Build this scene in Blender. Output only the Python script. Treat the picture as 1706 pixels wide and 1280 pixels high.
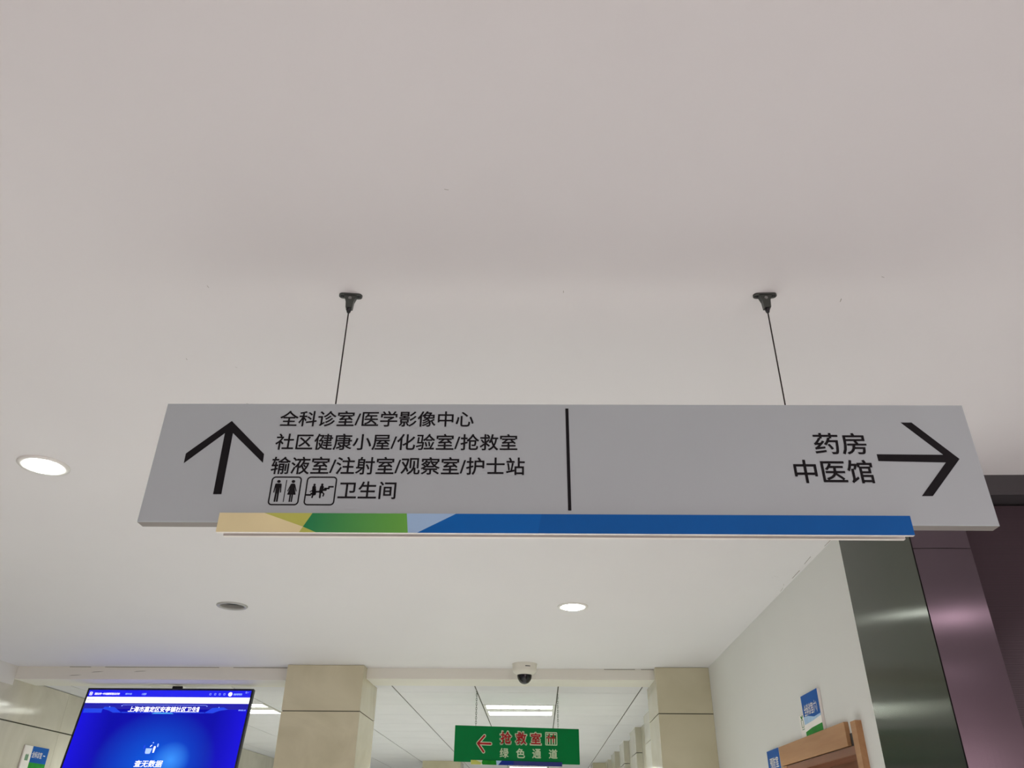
import bpy, bmesh, math, random
from mathutils import Matrix, Vector
random.seed(4)
for o in list(bpy.data.objects):
    bpy.data.objects.remove(o)
scene = bpy.context.scene
COL = scene.collection

# ------------------------------------------------------------------ camera
CZ = 1.72                      # eye height; heights below are written relative to the eye where handy
HC = CZ + 1.02                 # plaster ceiling
HG = CZ + 0.955                # tiled ceiling of the hall behind the pillars
cam = bpy.data.cameras.new('camera')
cam_o = bpy.data.objects.new('camera', cam)
COL.objects.link(cam_o)
yaw, pit, rol = -0.035413, 0.526745, 0.011618
f = Vector((math.sin(yaw)*math.cos(pit), math.cos(yaw)*math.cos(pit), math.sin(pit)))
r = Vector((math.cos(yaw), -math.sin(yaw), 0))
u = r.cross(f)
r2 = r*math.cos(rol) + u*math.sin(rol)
u2 = -r*math.sin(rol) + u*math.cos(rol)
M = Matrix((( r2.x, u2.x, -f.x, 0), (r2.y, u2.y, -f.y, 0), (r2.z, u2.z, -f.z, CZ), (0, 0, 0, 1)))
cam_o.matrix_world = M
cam.sensor_fit = 'HORIZONTAL'
cam.sensor_width = 36.0
cam.lens = 36.0*1310.66/1706
cam.clip_start = 0.02
scene.camera = cam_o
scene.view_settings.view_transform = 'Standard'
scene.view_settings.look = 'None'
scene.view_settings.exposure = 0.0
scene.view_settings.gamma = 1.0

# ------------------------------------------------------------------ world and lamps
w = bpy.data.worlds.new('daylight')
scene.world = w
w.use_nodes = True
w.node_tree.nodes['Background'].inputs[0].default_value = (1.0, 0.80, 0.83, 1)
w.node_tree.nodes['Background'].inputs[1].default_value = 0.25


def lamp(name, loc, power, size, col=(1, 1, 0.93), rot=(0, 0, 0), shape='DISK', size_y=None, spread=None):
    l = bpy.data.lights.new(name, 'AREA')
    l.shape = shape
    l.size = size
    if size_y:
        l.size_y = size_y
    l.energy = power
    l.color = col
    if spread:
        l.spread = spread
    o = bpy.data.objects.new(name, l)
    o.location = loc
    o.rotation_euler = rot
    COL.objects.link(o)
    return o


WARM = (0.98, 1.0, 0.93)
MIXD = (1.0, 0.80, 0.76)
PINK = (1.0, 0.66, 0.64)
# the downlight grid of the lobby goes on behind the camera at the same 1.72 m pitch
for lx in (-1.55, 0.176, 2.02):
    for ly, pw, tint in ((2.25, 19, WARM), (0.53, 3.2, MIXD), (-1.19, 2.4, PINK), (-2.91, 2.4, PINK)):
        if lx > 1 and ly < 2:
            lamp('downlight_lamp', (lx, ly, HC-0.0135), pw*1.6, 0.10, (1.0, 0.82, 0.88))
        else:
            lamp('downlight_lamp', (lx, ly, HC-0.0135), pw, 0.09, tint, spread=math.radians(112))
lamp('downlight_lamp', (0.176, 3.968, HC-0.0135), 20, 0.09, WARM, spread=math.radians(112))
# square fittings of the hall, the light sits behind their louvres
for tx, ty in ((-0.153, 7.11), (-2.53, 7.11), (-0.153, 13.17)):
    lamp('troffer_lamp', (tx, ty, HG+0.020), 46, 0.53, (0.96, 1.0, 0.97), shape='SQUARE', spread=math.radians(165))
for tx, ty in ((-0.153, 9.9), (-2.53, 10.0)):
    lamp('troffer_lamp', (tx, ty, HG-0.004), 27, 0.53, (0.96, 1.0, 0.97), shape='SQUARE', spread=math.radians(150))
# added pink fill light, unseen behind the camera, for the ceiling and sign
lamp('pink_fill_light', (2.2, -5.8, 1.5), 108, 6.0, (1.0, 0.80, 0.82), (math.radians(90), 0, 0), 'RECTANGLE', 2.4)

# ------------------------------------------------------------------ materials


def lin(c):
    return tuple((v/12.92 if v <= 0.04045 else ((v+0.055)/1.055)**2.4) for v in [x/255 for x in c])


def mat(name, rgb, rough=0.5, metal=0.0, var=0.04, scale=6.0, bump=0.0, bscale=80, spec=0.5, aniso=0.0, coat=0.0):
    m = bpy.data.materials.new(name)
    m.use_nodes = True
    nt = m.node_tree
    b = nt.nodes['Principled BSDF']
    c = lin(rgb)
    b.inputs['Roughness'].default_value = rough
    b.inputs['Metallic'].default_value = metal
    b.inputs['Specular IOR Level'].default_value = spec
    b.inputs['Coat Weight'].default_value = coat
    tc = nt.nodes.new('ShaderNodeTexCoord')
    n = nt.nodes.new('ShaderNodeTexNoise')
    n.inputs['Scale'].default_value = scale
    n.inputs['Detail'].default_value = 4
    nt.links.new(tc.outputs['Object'], n.inputs['Vector'])
    ramp = nt.nodes.new('ShaderNodeValToRGB')
    lo = [max(0, v*(1-var)) for v in c]
    hi = [min(1, v*(1+var)) for v in c]
    ramp.color_ramp.elements[0].color = (*lo, 1)
    ramp.color_ramp.elements[0].position = 0.3
    ramp.color_ramp.elements[1].color = (*hi, 1)
    ramp.color_ramp.elements[1].position = 0.7
    nt.links.new(n.outputs['Fac'], ramp.inputs['Fac'])
    nt.links.new(ramp.outputs['Color'], b.inputs['Base Color'])
    if bump:
        n2 = nt.nodes.new('ShaderNodeTexNoise')
        n2.inputs['Scale'].default_value = bscale
        n2.inputs['Detail'].default_value = 3
        nt.links.new(tc.outputs['Object'], n2.inputs['Vector'])
        bp = nt.nodes.new('ShaderNodeBump')
        bp.inputs['Strength'].default_value = bump
        bp.inputs['Distance'].default_value = 0.01
        nt.links.new(n2.outputs['Fac'], bp.inputs['Height'])
        nt.links.new(bp.outputs['Normal'], b.inputs['Normal'])
    if aniso:
        b.inputs['Anisotropic'].default_value = aniso
        tg = nt.nodes.new('ShaderNodeTangent')
        tg.direction_type = 'UV_MAP'
        tg.uv_map = 'UVMap'
        nt.links.new(tg.outputs[0], b.inputs['Tangent'])
    return m


def emit(name, rgb, strength):
    m = bpy.data.materials.new(name)
    m.use_nodes = True
    nt = m.node_tree
    b = nt.nodes['Principled BSDF']
    b.inputs['Base Color'].default_value = (0.02, 0.02, 0.02, 1) if max(rgb) < 250 else (0.8, 0.8, 0.8, 1)
    b.inputs['Roughness'].default_value = 0.3
    b.inputs['Emission Color'].default_value = (*lin(rgb), 1)
    b.inputs['Emission Strength'].default_value = strength
    return m


def marble(name, rgb, rgb2, rough=0.1):
    m = mat(name, rgb, rough, var=0.0)
    nt = m.node_tree
    b = nt.nodes['Principled BSDF']
    tc = [n for n in nt.nodes if n.type == 'TEX_COORD'][0]
    n = nt.nodes.new('ShaderNodeTexNoise')
    n.inputs['Scale'].default_value = 2.2
    n.inputs['Detail'].default_value = 7
    n.inputs['Distortion'].default_value = 1.4
    nt.links.new(tc.outputs['Object'], n.inputs['Vector'])
    rp = nt.nodes.new('ShaderNodeValToRGB')
    rp.color_ramp.elements[0].position = 0.35
    rp.color_ramp.elements[1].position = 0.68
    rp.color_ramp.elements[0].color = (*lin(rgb), 1)
    rp.color_ramp.elements[1].color = (*lin(rgb2), 1)
    nt.links.new(n.outputs['Fac'], rp.inputs['Fac'])
    nt.links.new(rp.outputs['Color'], b.inputs['Base Color'])
    return m


def wood(name, a, b_, rough=0.4):
    m = mat(name, a, rough, var=0)
    nt = m.node_tree
    b = nt.nodes['Principled BSDF']
    tc = [n for n in nt.nodes if n.type == 'TEX_COORD'][0]
    mp = nt.nodes.new('ShaderNodeMapping')
    b.inputs['Specular IOR Level'].default_value = 0.2
    mp.inputs['Scale'].default_value = (40, 3, 40)
    n = nt.nodes.new('ShaderNodeTexNoise')
    n.inputs['Scale'].default_value = 1.0
    n.inputs['Detail'].default_value = 5
    nt.links.new(tc.outputs['Object'], mp.inputs['Vector'])
    nt.links.new(mp.outputs['Vector'], n.inputs['Vector'])
    rp = nt.nodes.new('ShaderNodeValToRGB')
    rp.color_ramp.elements[0].position = 0.3
    rp.color_ramp.elements[1].position = 0.7
    rp.color_ramp.elements[0].color = (*lin(a), 1)
    rp.color_ramp.elements[1].color = (*lin(b_), 1)
    nt.links.new(n.outputs['Fac'], rp.inputs['Fac'])
    nt.links.new(rp.outputs['Color'], b.inputs['Base Color'])
    return m


def gradient_x(name, stops, rough=0.35):
    """a printed left-to-right colour blend along the object's own x axis"""
    m = mat(name, (128, 128, 128), rough, var=0)
    nt = m.node_tree
    b = nt.nodes['Principled BSDF']
    tc = [n for n in nt.nodes if n.type == 'TEX_COORD'][0]
    sp = nt.nodes.new('ShaderNodeSeparateXYZ')
    nt.links.new(tc.outputs['Object'], sp.inputs[0])
    mr = nt.nodes.new('ShaderNodeMapRange')
    mr.inputs['From Min'].default_value = stops[0][0]
    mr.inputs['From Max'].default_value = stops[-1][0]
    nt.links.new(sp.outputs['X'], mr.inputs['Value'])
    rp = nt.nodes.new('ShaderNodeValToRGB')
    rp.color_ramp.elements[0].color = (*lin(stops[0][1]), 1)
    rp.color_ramp.elements[1].color = (*lin(stops[-1][1]), 1)
    nt.links.new(mr.outputs['Result'], rp.inputs['Fac'])
    nt.links.new(rp.outputs['Color'], b.inputs['Base Color'])
    return m


PLASTER = mat('white_ceiling_paint', (230, 229, 229), 0.75, var=0.012, scale=1.3, bump=0.03, bscale=30)
WALLP = mat('white_wall_paint', (228, 229, 224), 0.7, var=0.012, scale=1.5, bump=0.03, bscale=40)
BEAMP = mat('beam_paint', (228, 226, 216), 0.7, var=0.02, scale=2)
TILE_C = mat('ceiling_tile_white', (224, 224, 226), 0.8, var=0.02, scale=3, bump=0.05, bscale=200)
GAP = mat('dark_joint', (84, 84, 72), 0.9)
FLOOR = marble('polished_floor_tile', (222, 222, 222), (234, 234, 234), 0.3)
STONE = marble('beige_pillar_tile', (198, 191, 162), (212, 205, 177), 0.10)
STONE_W = marble('cream_wall_tile', (198, 194, 176), (214, 210, 194), 0.10)
STEEL_G = mat('dark_brushed_steel', (86, 90, 82), 0.19, 1.0, var=0.03, scale=2, aniso=1.0)
STEEL_PINK = mat('dark_brushed_steel_pink_reflection', (106, 94, 102), 0.24, 1.0, var=0.03, scale=2, aniso=1.0)  # same steel, pink reflection from behind the camera put into its colour
BAND = mat('dark_grey_trim', (66, 64, 66), 0.4, var=0.03)
SEAM = mat('black_seam', (22, 20, 20), 0.6)
GREYP = mat('grey_sign_face', (180, 192, 194), 0.5, var=0.015, scale=5, spec=0.3)
GREYE = mat('grey_sign_edge', (142, 138, 134), 0.5, spec=0.2)
INK = mat('black_vinyl', (22, 21, 24), 0.5, var=0.0, spec=0.15)
WHITEP = mat('white_acrylic', (238, 234, 228), 0.35)
HARD = mat('dark_grey_metal', (78, 82, 78), 0.4, 0.6)
CABLE = mat('dark_steel_cable', (46, 38, 36), 0.5, 0.5)
SCREW = mat('screw_steel', (150, 150, 148), 0.35, 0.9)
TRIM = mat('downlight_trim', (226, 226, 220), 0.4)
TRIM_UNLIT = mat('downlight_trim_unlit', (172, 172, 166), 0.35)  # same trim, its colour shaded darker for the unlit downlight
DARKREF = mat('dark_reflector', (62, 74, 68), 0.3, 0.3)
GLOW = emit('lit_lens', (255, 255, 255), 40.0)
TUBE = emit('lit_tube', (250, 252, 255), 5.0)
CAMW = mat('camera_housing_white', (222, 220, 208), 0.45)
BLACKG = mat('black_gloss', (14, 16, 24), 0.06)
BLACKM = mat('black_plastic', (18, 18, 22), 0.35)
GREEN = mat('green_sign_face', (0, 122, 62), 0.5, var=0.05, scale=4, spec=0.12)
RED = mat('red_vinyl', (172, 36, 42), 0.5, var=0, spec=0.15)
PALE = mat('pale_vinyl', (206, 222, 190), 0.5, var=0)
BLUE1 = mat('print_blue', (0, 102, 184), 0.4, var=0.03, spec=0.2)
BLUE2 = mat('print_deep_blue', (0, 94, 172), 0.4, var=0.03, spec=0.2)
BLUE3 = mat('print_light_blue', (166, 202, 234), 0.4, var=0.03, spec=0.2)
TAN = mat('print_tan', (236, 228, 176), 0.35, var=0.05, scale=9)
YGREEN = mat('print_yellow_green', (192, 200, 92), 0.35, var=0.05)
GRN = gradient_x('print_green_blend', [(-0.47, (0, 134, 78)), (-0.282, (104, 180, 64))])
GRN2 = mat('print_grass_green', (24, 136, 40), 0.5, var=0.15, scale=40, spec=0.12)
CHAIN = mat('chain_steel', (112, 122, 108), 0.35, 0.8)
WOODL = wood('light_brown_wood', (172, 128, 90), (186, 144, 104), 0.5)
WOODD = wood('reddish_brown_wood', (120, 78, 56), (142, 96, 72))
WOODE = wood('brown_wood_edge', (104, 66, 44), (120, 80, 54))
SIGNB = mat('room_sign_blue', (0, 88, 172), 0.5, var=0.04, spec=0.12)
SIGNLB = mat('room_sign_pale_blue', (150, 190, 226), 0.35, var=0.12, scale=30)
SMUDGE = mat('grey_smudge', (140, 136, 122), 0.9)
GREYGRN = mat('logo_green', (110, 150, 116), 0.5)


def led_material():
    m = mat('dark_pixel_panel', (58, 50, 54), 0.8, var=0.06, scale=3, spec=0.05)
    nt = m.node_tree
    b = nt.nodes['Principled BSDF']
    tc = [n for n in nt.nodes if n.type == 'TEX_COORD'][0]
    wv = nt.nodes.new('ShaderNodeTexWave')
    wv.bands_direction = 'Z'
    wv.inputs['Scale'].default_value = 75
    wv.inputs['Distortion'].default_value = 0.6
    wv.inputs['Detail'].default_value = 1
    nt.links.new(tc.outputs['Object'], wv.inputs['Vector'])
    rp = nt.nodes.new('ShaderNodeValToRGB')
    rp.color_ramp.elements[0].color = (*lin((54, 46, 50)), 1)
    rp.color_ramp.elements[1].color = (*lin((86, 74, 80)), 1)
    nt.links.new(wv.outputs['Fac'], rp.inputs['Fac'])
    nt.links.new(rp.outputs['Color'], b.inputs['Base Color'])
    return m


LED = led_material()

# ------------------------------------------------------------------ mesh building


class MB:
    """collects vertices and faces for ONE mesh; faces carry a material slot"""

    def __init__(self):
        self.v, self.f, self.m, self.sm = [], [], [], []

    def add(self, vs, fs, mi=0, smooth=False):
        k = len(self.v)
        self.v += [tuple(p) for p in vs]
        for fc in fs:
            self.f.append([i+k for i in fc])
            self.m.append(mi)
            self.sm.append(smooth)
        return self

    def box(self, x0, x1, y0, y1, z0, z1, mi=0):
        vs = [(x, y, z) for z in (z0, z1) for y in (y0, y1) for x in (x0, x1)]
        return self.add(vs, [(0, 2, 3, 1), (4, 5, 7, 6), (0, 1, 5, 4), (2, 6, 7, 3), (0, 4, 6, 2), (1, 3, 7, 5)], mi)

    def cbox(self, x0, x1, y0, y1, z0, z1, c, mi=0, edge=None):
        """box whose edges along y (the front outline) and front rim are chamfered by c"""
        def rim(y, d):
            a, b_, lo, hi = x0+d, x1-d, z0+d, z1-d
            return [(a, y, lo), (b_, y, lo), (b_, y, hi), (a, y, hi)]
        vs = rim(y0, c)+rim(y0+c, 0)+rim(y1-c, 0)+rim(y1, c)
        fs = [(0, 1, 2, 3), (15, 14, 13, 12)]
        for k in range(3):
            for i in range(4):
                j = (i+1) % 4
                fs.append((k*4+j, k*4+i, k*4+4+i, k*4+4+j))
        self.add(vs, fs, mi)
        if edge is not None:
            self.m[-8:] = [edge]*8
        return self

    def prism(self, poly, y0, y1, mi=0):
        """outline in x,z given thickness from y0 (front) to y1"""
        n = len(poly)
        area = sum(poly[i][0]*poly[(i+1) % n][1]-poly[(i+1) % n][0]*poly[i][1] for i in range(n))
        if area < 0:
            poly = poly[::-1]
        vs = [(x, y0, z) for x, z in poly]+[(x, y1, z) for x, z in poly]
        fs = [tuple(range(n)), tuple(range(2*n-1, n-1, -1))]
        for i in range(n):
            j = (i+1) % n
            fs.append((j, i, n+i, n+j))
        return self.add(vs, fs, mi)

    def disc(self, cx, cz, rx, y0, y1, mi=0, rz=None, n=24):
        rz = rz or rx
        return self.prism([(cx+rx*math.cos(2*math.pi*i/n), cz+rz*math.sin(2*math.pi*i/n)) for i in range(n)], y0, y1, mi)

    def stroke(self, pts, wd, y0, y1, mi=0, caps=True):
        for i in range(len(pts)-1):
            (a, b_), (c, d) = pts[i], pts[i+1]
            l = math.hypot(c-a, d-b_) or 1e-9
            nx, nz = -(d-b_)/l*wd/2, (c-a)/l*wd/2
            self.prism([(a+nx, b_+nz), (a-nx, b_-nz), (c-nx, d-nz), (c+nx, d+nz)], y0, y1, mi)
        if caps:
            for a, b_ in pts:
                self.disc(a, b_, wd/2, y0, y1, mi, n=12)
        return self

    def ring_rect(self, x0, x1, z0, z1, rad, wd, y0, y1, mi=0):
        def outline(d, rr):
            o = []
            for cx, cz, a0 in ((x1-d-rr, z1-d-rr, 0), (x0+d+rr, z1-d-rr, 90), (x0+d+rr, z0+d+rr, 180), (x1-d-rr, z0+d+rr, 270)):
                for k in range(7):
                    a = math.radians(a0+k*15)
                    o.append((cx+rr*math.cos(a), cz+rr*math.sin(a)))
            return o
        A, B = outline(0, rad), outline(wd, max(rad-wd, 0.0005))
        n = len(A)
        vs = [(x, y0, z) for x, z in A]+[(x, y0, z) for x, z in B]+[(x, y1, z) for x, z in A]+[(x, y1, z) for x, z in B]
        fs = []
        for i in range(n):
            j = (i+1) % n
            fs += [(i, j, n+j, n+i), (j, i, 2*n+i, 2*n+j), (n+i, n+j, 3*n+j, 3*n+i), (2*n+j, 2*n+i, 3*n+i, 3*n+j)]
        return self.add(vs, fs, mi)

    def lathe(self, prof, cx=0, cy=0, cz=0, n=40, mi=0, smooth=True):
        vs = []
        for rr, z in prof:
            for i in range(n):
                a = 2*math.pi*i/n
                vs.append((cx+rr*math.cos(a), cy+rr*math.sin(a), cz+z))
        fs = []
        for k in range(len(prof)-1):
            for i in range(n):
                j = (i+1) % n
                fs.append((k*n+i, k*n+j, k*n+n+j, k*n+n+i))
        return self.add(vs, fs, mi, smooth)

    def tube(self, p, q, rad, n=10, mi=0):
        p, q = Vector(p), Vector(q)
        d = (q-p).normalized()
        a = d.orthogonal().normalized()
        b_ = d.cross(a)
        vs = []
        for c in (p, q):
            for i in range(n):
                t = 2*math.pi*i/n
                vs.append(c+a*math.cos(t)*rad+b_*math.sin(t)*rad)
        fs = [(i, (i+1) % n, n+(i+1) % n, n+i) for i in range(n)]
        fs += [tuple(range(n-1, -1, -1)), tuple(range(n, 2*n))]
        return self.add(vs, fs, mi, True)

    def text(self, s, rect, y0, th=0.0006, weight=0.0, shear=0.0, mi=0):
        """lettering fitted into rect = (x0, x1, z0, z1), its face at y0"""
        c = bpy.data.curves.new('lettering_curve', 'FONT')
        c.body = s
        c.size = 1
        c.resolution_u = 3
        c.shear = shear
        o = bpy.data.objects.new('lettering_curve', c)
        COL.objects.link(o)
        bpy.context.view_layer.update()
        me = bpy.data.meshes.new_from_object(o.evaluated_get(bpy.context.evaluated_depsgraph_get()))
        co = [v.co.copy() for v in me.vertices]
        fs = [list(p.vertices) for p in me.polygons]
        bpy.data.objects.remove(o)
        bpy.data.curves.remove(c)
        if not co:
            bpy.data.meshes.remove(me)
            return self
        xa, xb = min(p.x for p in co), max(p.x for p in co)
        za, zb = min(p.y for p in co), max(p.y for p in co)
        x0, x1, z0, z1 = rect
        sx, sz = (x1-x0)/(xb-xa), (z1-z0)/(zb-za)
        vs = [(x0+(p.x-xa)*sx, y0, z0+(p.y-za)*sz) for p in co]
        bpy.data.meshes.remove(me)
        self.add(vs, fs, mi)
        if weight:
            # thicken every stroke: a ribbon with round joints along the outline of each glyph
            wd = weight*(sx+sz)/2
            cnt = {}
            for fc in fs:
                for i in range(len(fc)):
                    e = tuple(sorted((fc[i], fc[(i+1) % len(fc)])))
                    cnt[e] = cnt.get(e, 0)+1
            seen = set()
            for (i, j), n in cnt.items():
                if n != 1:
                    continue
                (ax_, _, az_), (bx_, _, bz_) = vs[i], vs[j]
                l = math.hypot(bx_-ax_, bz_-az_)
                if l < 1e-7:
                    continue
                nx, nz = -(bz_-az_)/l*wd, (bx_-ax_)/l*wd
                yk = y0-0.00005
                self.add([(ax_+nx, yk, az_+nz), (ax_-nx, yk, az_-nz), (bx_-nx, yk, bz_-nz), (bx_+nx, yk, bz_+nz)], [(0, 1, 2, 3)], mi)
                for k in (i, j):
                    if k not in seen:
                        seen.add(k)
                        px, _, pz = vs[k]
                        self.add([(px+wd*math.cos(a), yk, pz+wd*math.sin(a)) for a in [math.pi*q/4 for q in range(8)]], [tuple(range(8))], mi)
        return self

    def build(self, name, mats, parent=None, uv=False, **props):
        me = bpy.data.meshes.new(name)
        me.from_pydata(self.v, [], self.f)
        for mm in (mats if isinstance(mats, (list, tuple)) else [mats]):
            me.materials.append(mm)
        for p, i, s in zip(me.polygons, self.m, self.sm):
            p.material_index = i
            p.use_smooth = s
        me.validate()
        if uv:
            lay = me.uv_layers.new(name='UVMap')
            for lp in me.loops:
                co = me.vertices[lp.vertex_index].co
                lay.data[lp.index].uv = (co.x+co.y, co.z)
        me.update()
        o = bpy.data.objects.new(name, me)
        COL.objects.link(o)
        if parent:
            o.parent = parent
        for k, v in props.items():
            o[k] = v
        return o


def thing(name, label, cat, loc=(0, 0, 0), rot=(0, 0, 0), group=None):
    o = bpy.data.objects.new(name, None)
    o.empty_display_size = 0.1
    o.location = loc
    o.rotation_euler = rot
    COL.objects.link(o)
    o['label'] = label
    o['category'] = cat
    if group:
        o['group'] = group
    return o


def struct(name, mb, mats, label=None, cat=None, parent=None):
    o = mb.build(name, mats, parent)
    if parent is None:
        o['kind'] = 'structure'
        if label:
            o['label'] = label
            o['category'] = cat
    return o


# ------------------------------------------------------------------ the setting
XW = 1.14      # white side wall on the right
XL = -3.62     # tiled wall on the left
struct('floor', MB().box(XL-2.2, 6.0, -6.0, 15.0, -0.1, 0.0), FLOOR, 'polished pale floor tiles below the picture', 'floor')

# plaster ceiling with three round cut-outs for the visible downlights
DL = [(-1.566, 2.247), (-1.548, 3.972), (0.176, 3.968)]
cb = MB()
RH, CH = 0.066, 0.1
xs = sorted({XL-2.0, 6.0} | {x+d for x, y in DL for d in (-CH, CH)})
ys = sorted({-6.0, 5.62} | {y+d for x, y in DL for d in (-CH, CH)})
for i in range(len(xs)-1):
    for j in range(len(ys)-1):
        mx, my = (xs[i]+xs[i+1])/2, (ys[j]+ys[j+1])/2
        hit = [(x, y) for x, y in DL if abs(mx-x) < CH and abs(my-y) < CH and xs[i+1]-xs[i] < 2*CH+0.01]
        inside = any(abs(mx-x) < CH and abs(my-y) < CH for x, y in DL)
        if not inside:
            cb.add([(xs[i], ys[j], HC), (xs[i], ys[j+1], HC), (xs[i+1], ys[j+1], HC), (xs[i+1], ys[j], HC)], [(0, 1, 2, 3)])
for x, y in DL:
    # fill between the square cell and the round hole
    n = 48
    inner = [(x+RH*math.cos(2*math.pi*k/n), y+RH*math.sin(2*math.pi*k/n), HC) for k in range(n)]
    outer = []
    for k in range(n):
        a = 2*math.pi*k/n
        c, s = math.cos(a), math.sin(a)
        q = CH/max(abs(c), abs(s))
        outer.append((x+q*c, y+q*s, HC))
    cb.add(inner+outer, [(k, n+k, n+(k+1) % n, (k+1) % n) for k in range(n)])
# the slab above
cb.box(XL-2.0, 6.0, -6.0, 5.62, HC+0.12, HC+0.2)
ceil = struct('ceiling', cb, PLASTER, 'smooth white plaster ceiling the big grey sign hangs from', 'ceiling')
# little scuffs and nicks in the paint
sm = MB()
for x, y, a, l in ((-0.78, 1.85, 0.3, 0.006), (-0.77, 1.853, 1.2, 0.004), (-0.80, 1.86, 0.2, 0.004), (-0.86, 1.62, 1.5, 0.004),
                   (-0.75, 1.66, 0.8, 0.003), (0.06, 1.36, 1.5, 0.004), (0.66, 1.40, 1.4, 0.006), (0.72, 1.32, 0.4, 0.004), (-0.16, 1.05, 0.2, 0.004),
                   (-0.70, 1.33, 1.4, 0.004)):
    c, s = math.cos(a)*l, math.sin(a)*l
    t = 0.0008
    sm.add([(x-c+s*.15, y-s-c*.15, HC-t), (x+c, y+s, HC-t), (x+c-s*.2, y+s+c*.2, HC-t), (x-c-s*.1, y-s+c*.1, HC-t)], [(0, 1, 2, 3)])
for x, y, a, l in ((1.128, 3.42, 1.55, 0.06), (1.13, 3.66, 1.5, 0.03), (1.118, 3.58, 1.3, 0.016), (1.05, 3.45, 0.5, 0.014), (1.04, 3.47, 0.9, 0.008), (1.12, 3.22, 1.52, 0.05), (1.134, 2.99, 1.57, 0.05)):
    c, s = math.cos(a)*l, math.sin(a)*l
    t = 0.0008
    sm.add([(x-c+s*.03, y-s-c*.03, HC-t), (x+c, y+s, HC-t), (x+c-s*.04, y+s+c*.04, HC-t), (x-c-s*.02, y-s+c*.02, HC-t)], [(0, 1, 2, 3)])
sm.build('scuff_mark', SMUDGE, ceil)

# left tiled wall: a core plus tile slabs with open joints
wl = MB()
wl.box(XL-0.3, XL-0.012, 4.6, 15.0, 0, HC+0.2, 1)
zr = [CZ+0.678-0.62*k for k in range(0, 4)] + [0.0]
rows = [(CZ+0.678, CZ+0.955)] + [(zr[k+1], zr[k]) for k in range(len(zr)-1) if zr[k] > 0.02]
yy = 5.46
yc = [4.55]
while yy < 15:
    if yy > 5.7:
        yc.append(yy)
    yy += 0.85
yc = [v+0.05 for v in yc if v < 14.9]+[15.0]
for z0, z1 in rows:
    if z1-z0 < 0.02:
        continue
    for k in range(len(yc)-1):
        g = 0.0015
        wl.box(XL-0.012, XL, yc[k]+g*0.5, yc[k+1]-g*0.5, max(z0, 0)+0.004, z1-0.004, 0)
struct('wall_left', wl, [STONE_W, GAP], 'cream tiled wall on the left behind the blue screen', 'wall')
struct('trim_1', MB().box(XL-0.3, XL+0.004, 4.6, 5.62, CZ+0.896, HC), BEAMP, 'white plaster strip above the cream wall tiles at the left edge', 'trim')
struct('wall_lobby_left', MB().box(XL-2.2, XL-2.0, -6.0, 5.62, 0, HC), WALLP, 'white lobby wall outside the picture on the left', 'wall')

# right side wall with its door opening
DY0, DY1, DZ = 3.09, 4.03, CZ+0.310
wr = MB()
wr.box(XW, XW+0.16, 2.36, DY0, 0, HC)
wr.box(XW, XW+0.16, DY1, 5.54, 0, HC)
wr.box(XW, XW+0.16, DY0, DY1, DZ, HC)
struct('wall_right', wr, WALLP, 'white painted side wall with the brown door', 'wall')
wf = MB().box(XW+0.16, 6.0, 2.46, 2.62, 0, HC)
struct('wall_front', wf, WALLP, 'wall behind the dark display panel on the right', 'wall')
struct('wall_far_right', MB().box(6.0, 6.2, -6.0, 2.62, 0, HC), WALLP, 'far right lobby wall outside the picture', 'wall')

# beams between the pillars
for x0, x1, zb_, lb in ((XL-2.0, -1.69, 0.937, 'white ceiling beam above the blue screen, left of the tiled pillar'),
                   (-1.17, 0.785, 0.951, 'white ceiling beam between the two beige pillars')):
    bb = MB().box(x0, x1, 5.62, 5.90, CZ+zb_, HC+0.1)
    bo = struct('beam', bb, BEAMP, lb, 'beam')
    ck = MB()
    for c0, c1 in (((-3.0, -2.2), (-2.1, -1.72), (-3.25, -3.1)) if x0 < -2 else ((0.45, 0.66), (0.70, 0.785))):
        ck.box(c0, c1, 5.6185, 5.62, HC-0.004, HC-0.0005)
    if x0 < -2:
        for cx, cz in ((-3.05, 0.985), (-2.75, 0.99), (-3.2, 0.962)):
            ck.prism([(cx-0.04, CZ+cz-0.003), (cx+0.02, CZ+cz), (cx+0.05, CZ+cz+0.004), (cx-0.02, CZ+cz+0.001)], 5.619, 5.62)
    ck.build('crack', SMUDGE, bo)


def pillar(x0, x1, y0, y1, zj, top, label):
    m = MB()
    m.box(x0+0.006, x1-0.006, y0+0.006, y1-0.006, 0, top-0.001, 1)
    zs = [top]
    z = zj
    while z > 0.05:
        zs.append(z)
        z -= 0.72
    zs.append(0.0)
    for k in range(len(zs)-1):
        g = 0.003
        a, b_ = zs[k+1]+(g if k < len(zs)-2 else 0), zs[k]-(g if k else 0)
        m.box(x0, x1, y0, y0+0.006, a, b_, 0)
        m.box(x0, x0+0.006, y0+0.006, y1-0.006, a, b_, 0)
        m.box(x1-0.006, x1, y0+0.006, y1-0.006, a, b_, 0)
        m.box(x0, x1, y1-0.006, y1, a, b_, 0)
    return struct('pillar', m, [STONE, GAP], label, 'pillar')


pillar(-1.69, -1.17, 5.512, 6.034, CZ+0.728, HC-0.002, 'beige stone tiled pillar just right of the blue screen')
pillar(0.785, 1.305, 5.542, 6.03, CZ+0.730, HC-0.002, 'beige stone tiled pillar beside the white wall with the door')
pillar(-1.60, -1.075, 12.0, 12.5, CZ+0.728, HG-0.002, 'distant beige pillar left of the green hanging sign')
pillar(0.75, 1.25, 12.08, 12.58, CZ+0.728, HG-0.002, 'distant beige pillar at the far end of the right hall wall')

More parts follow.
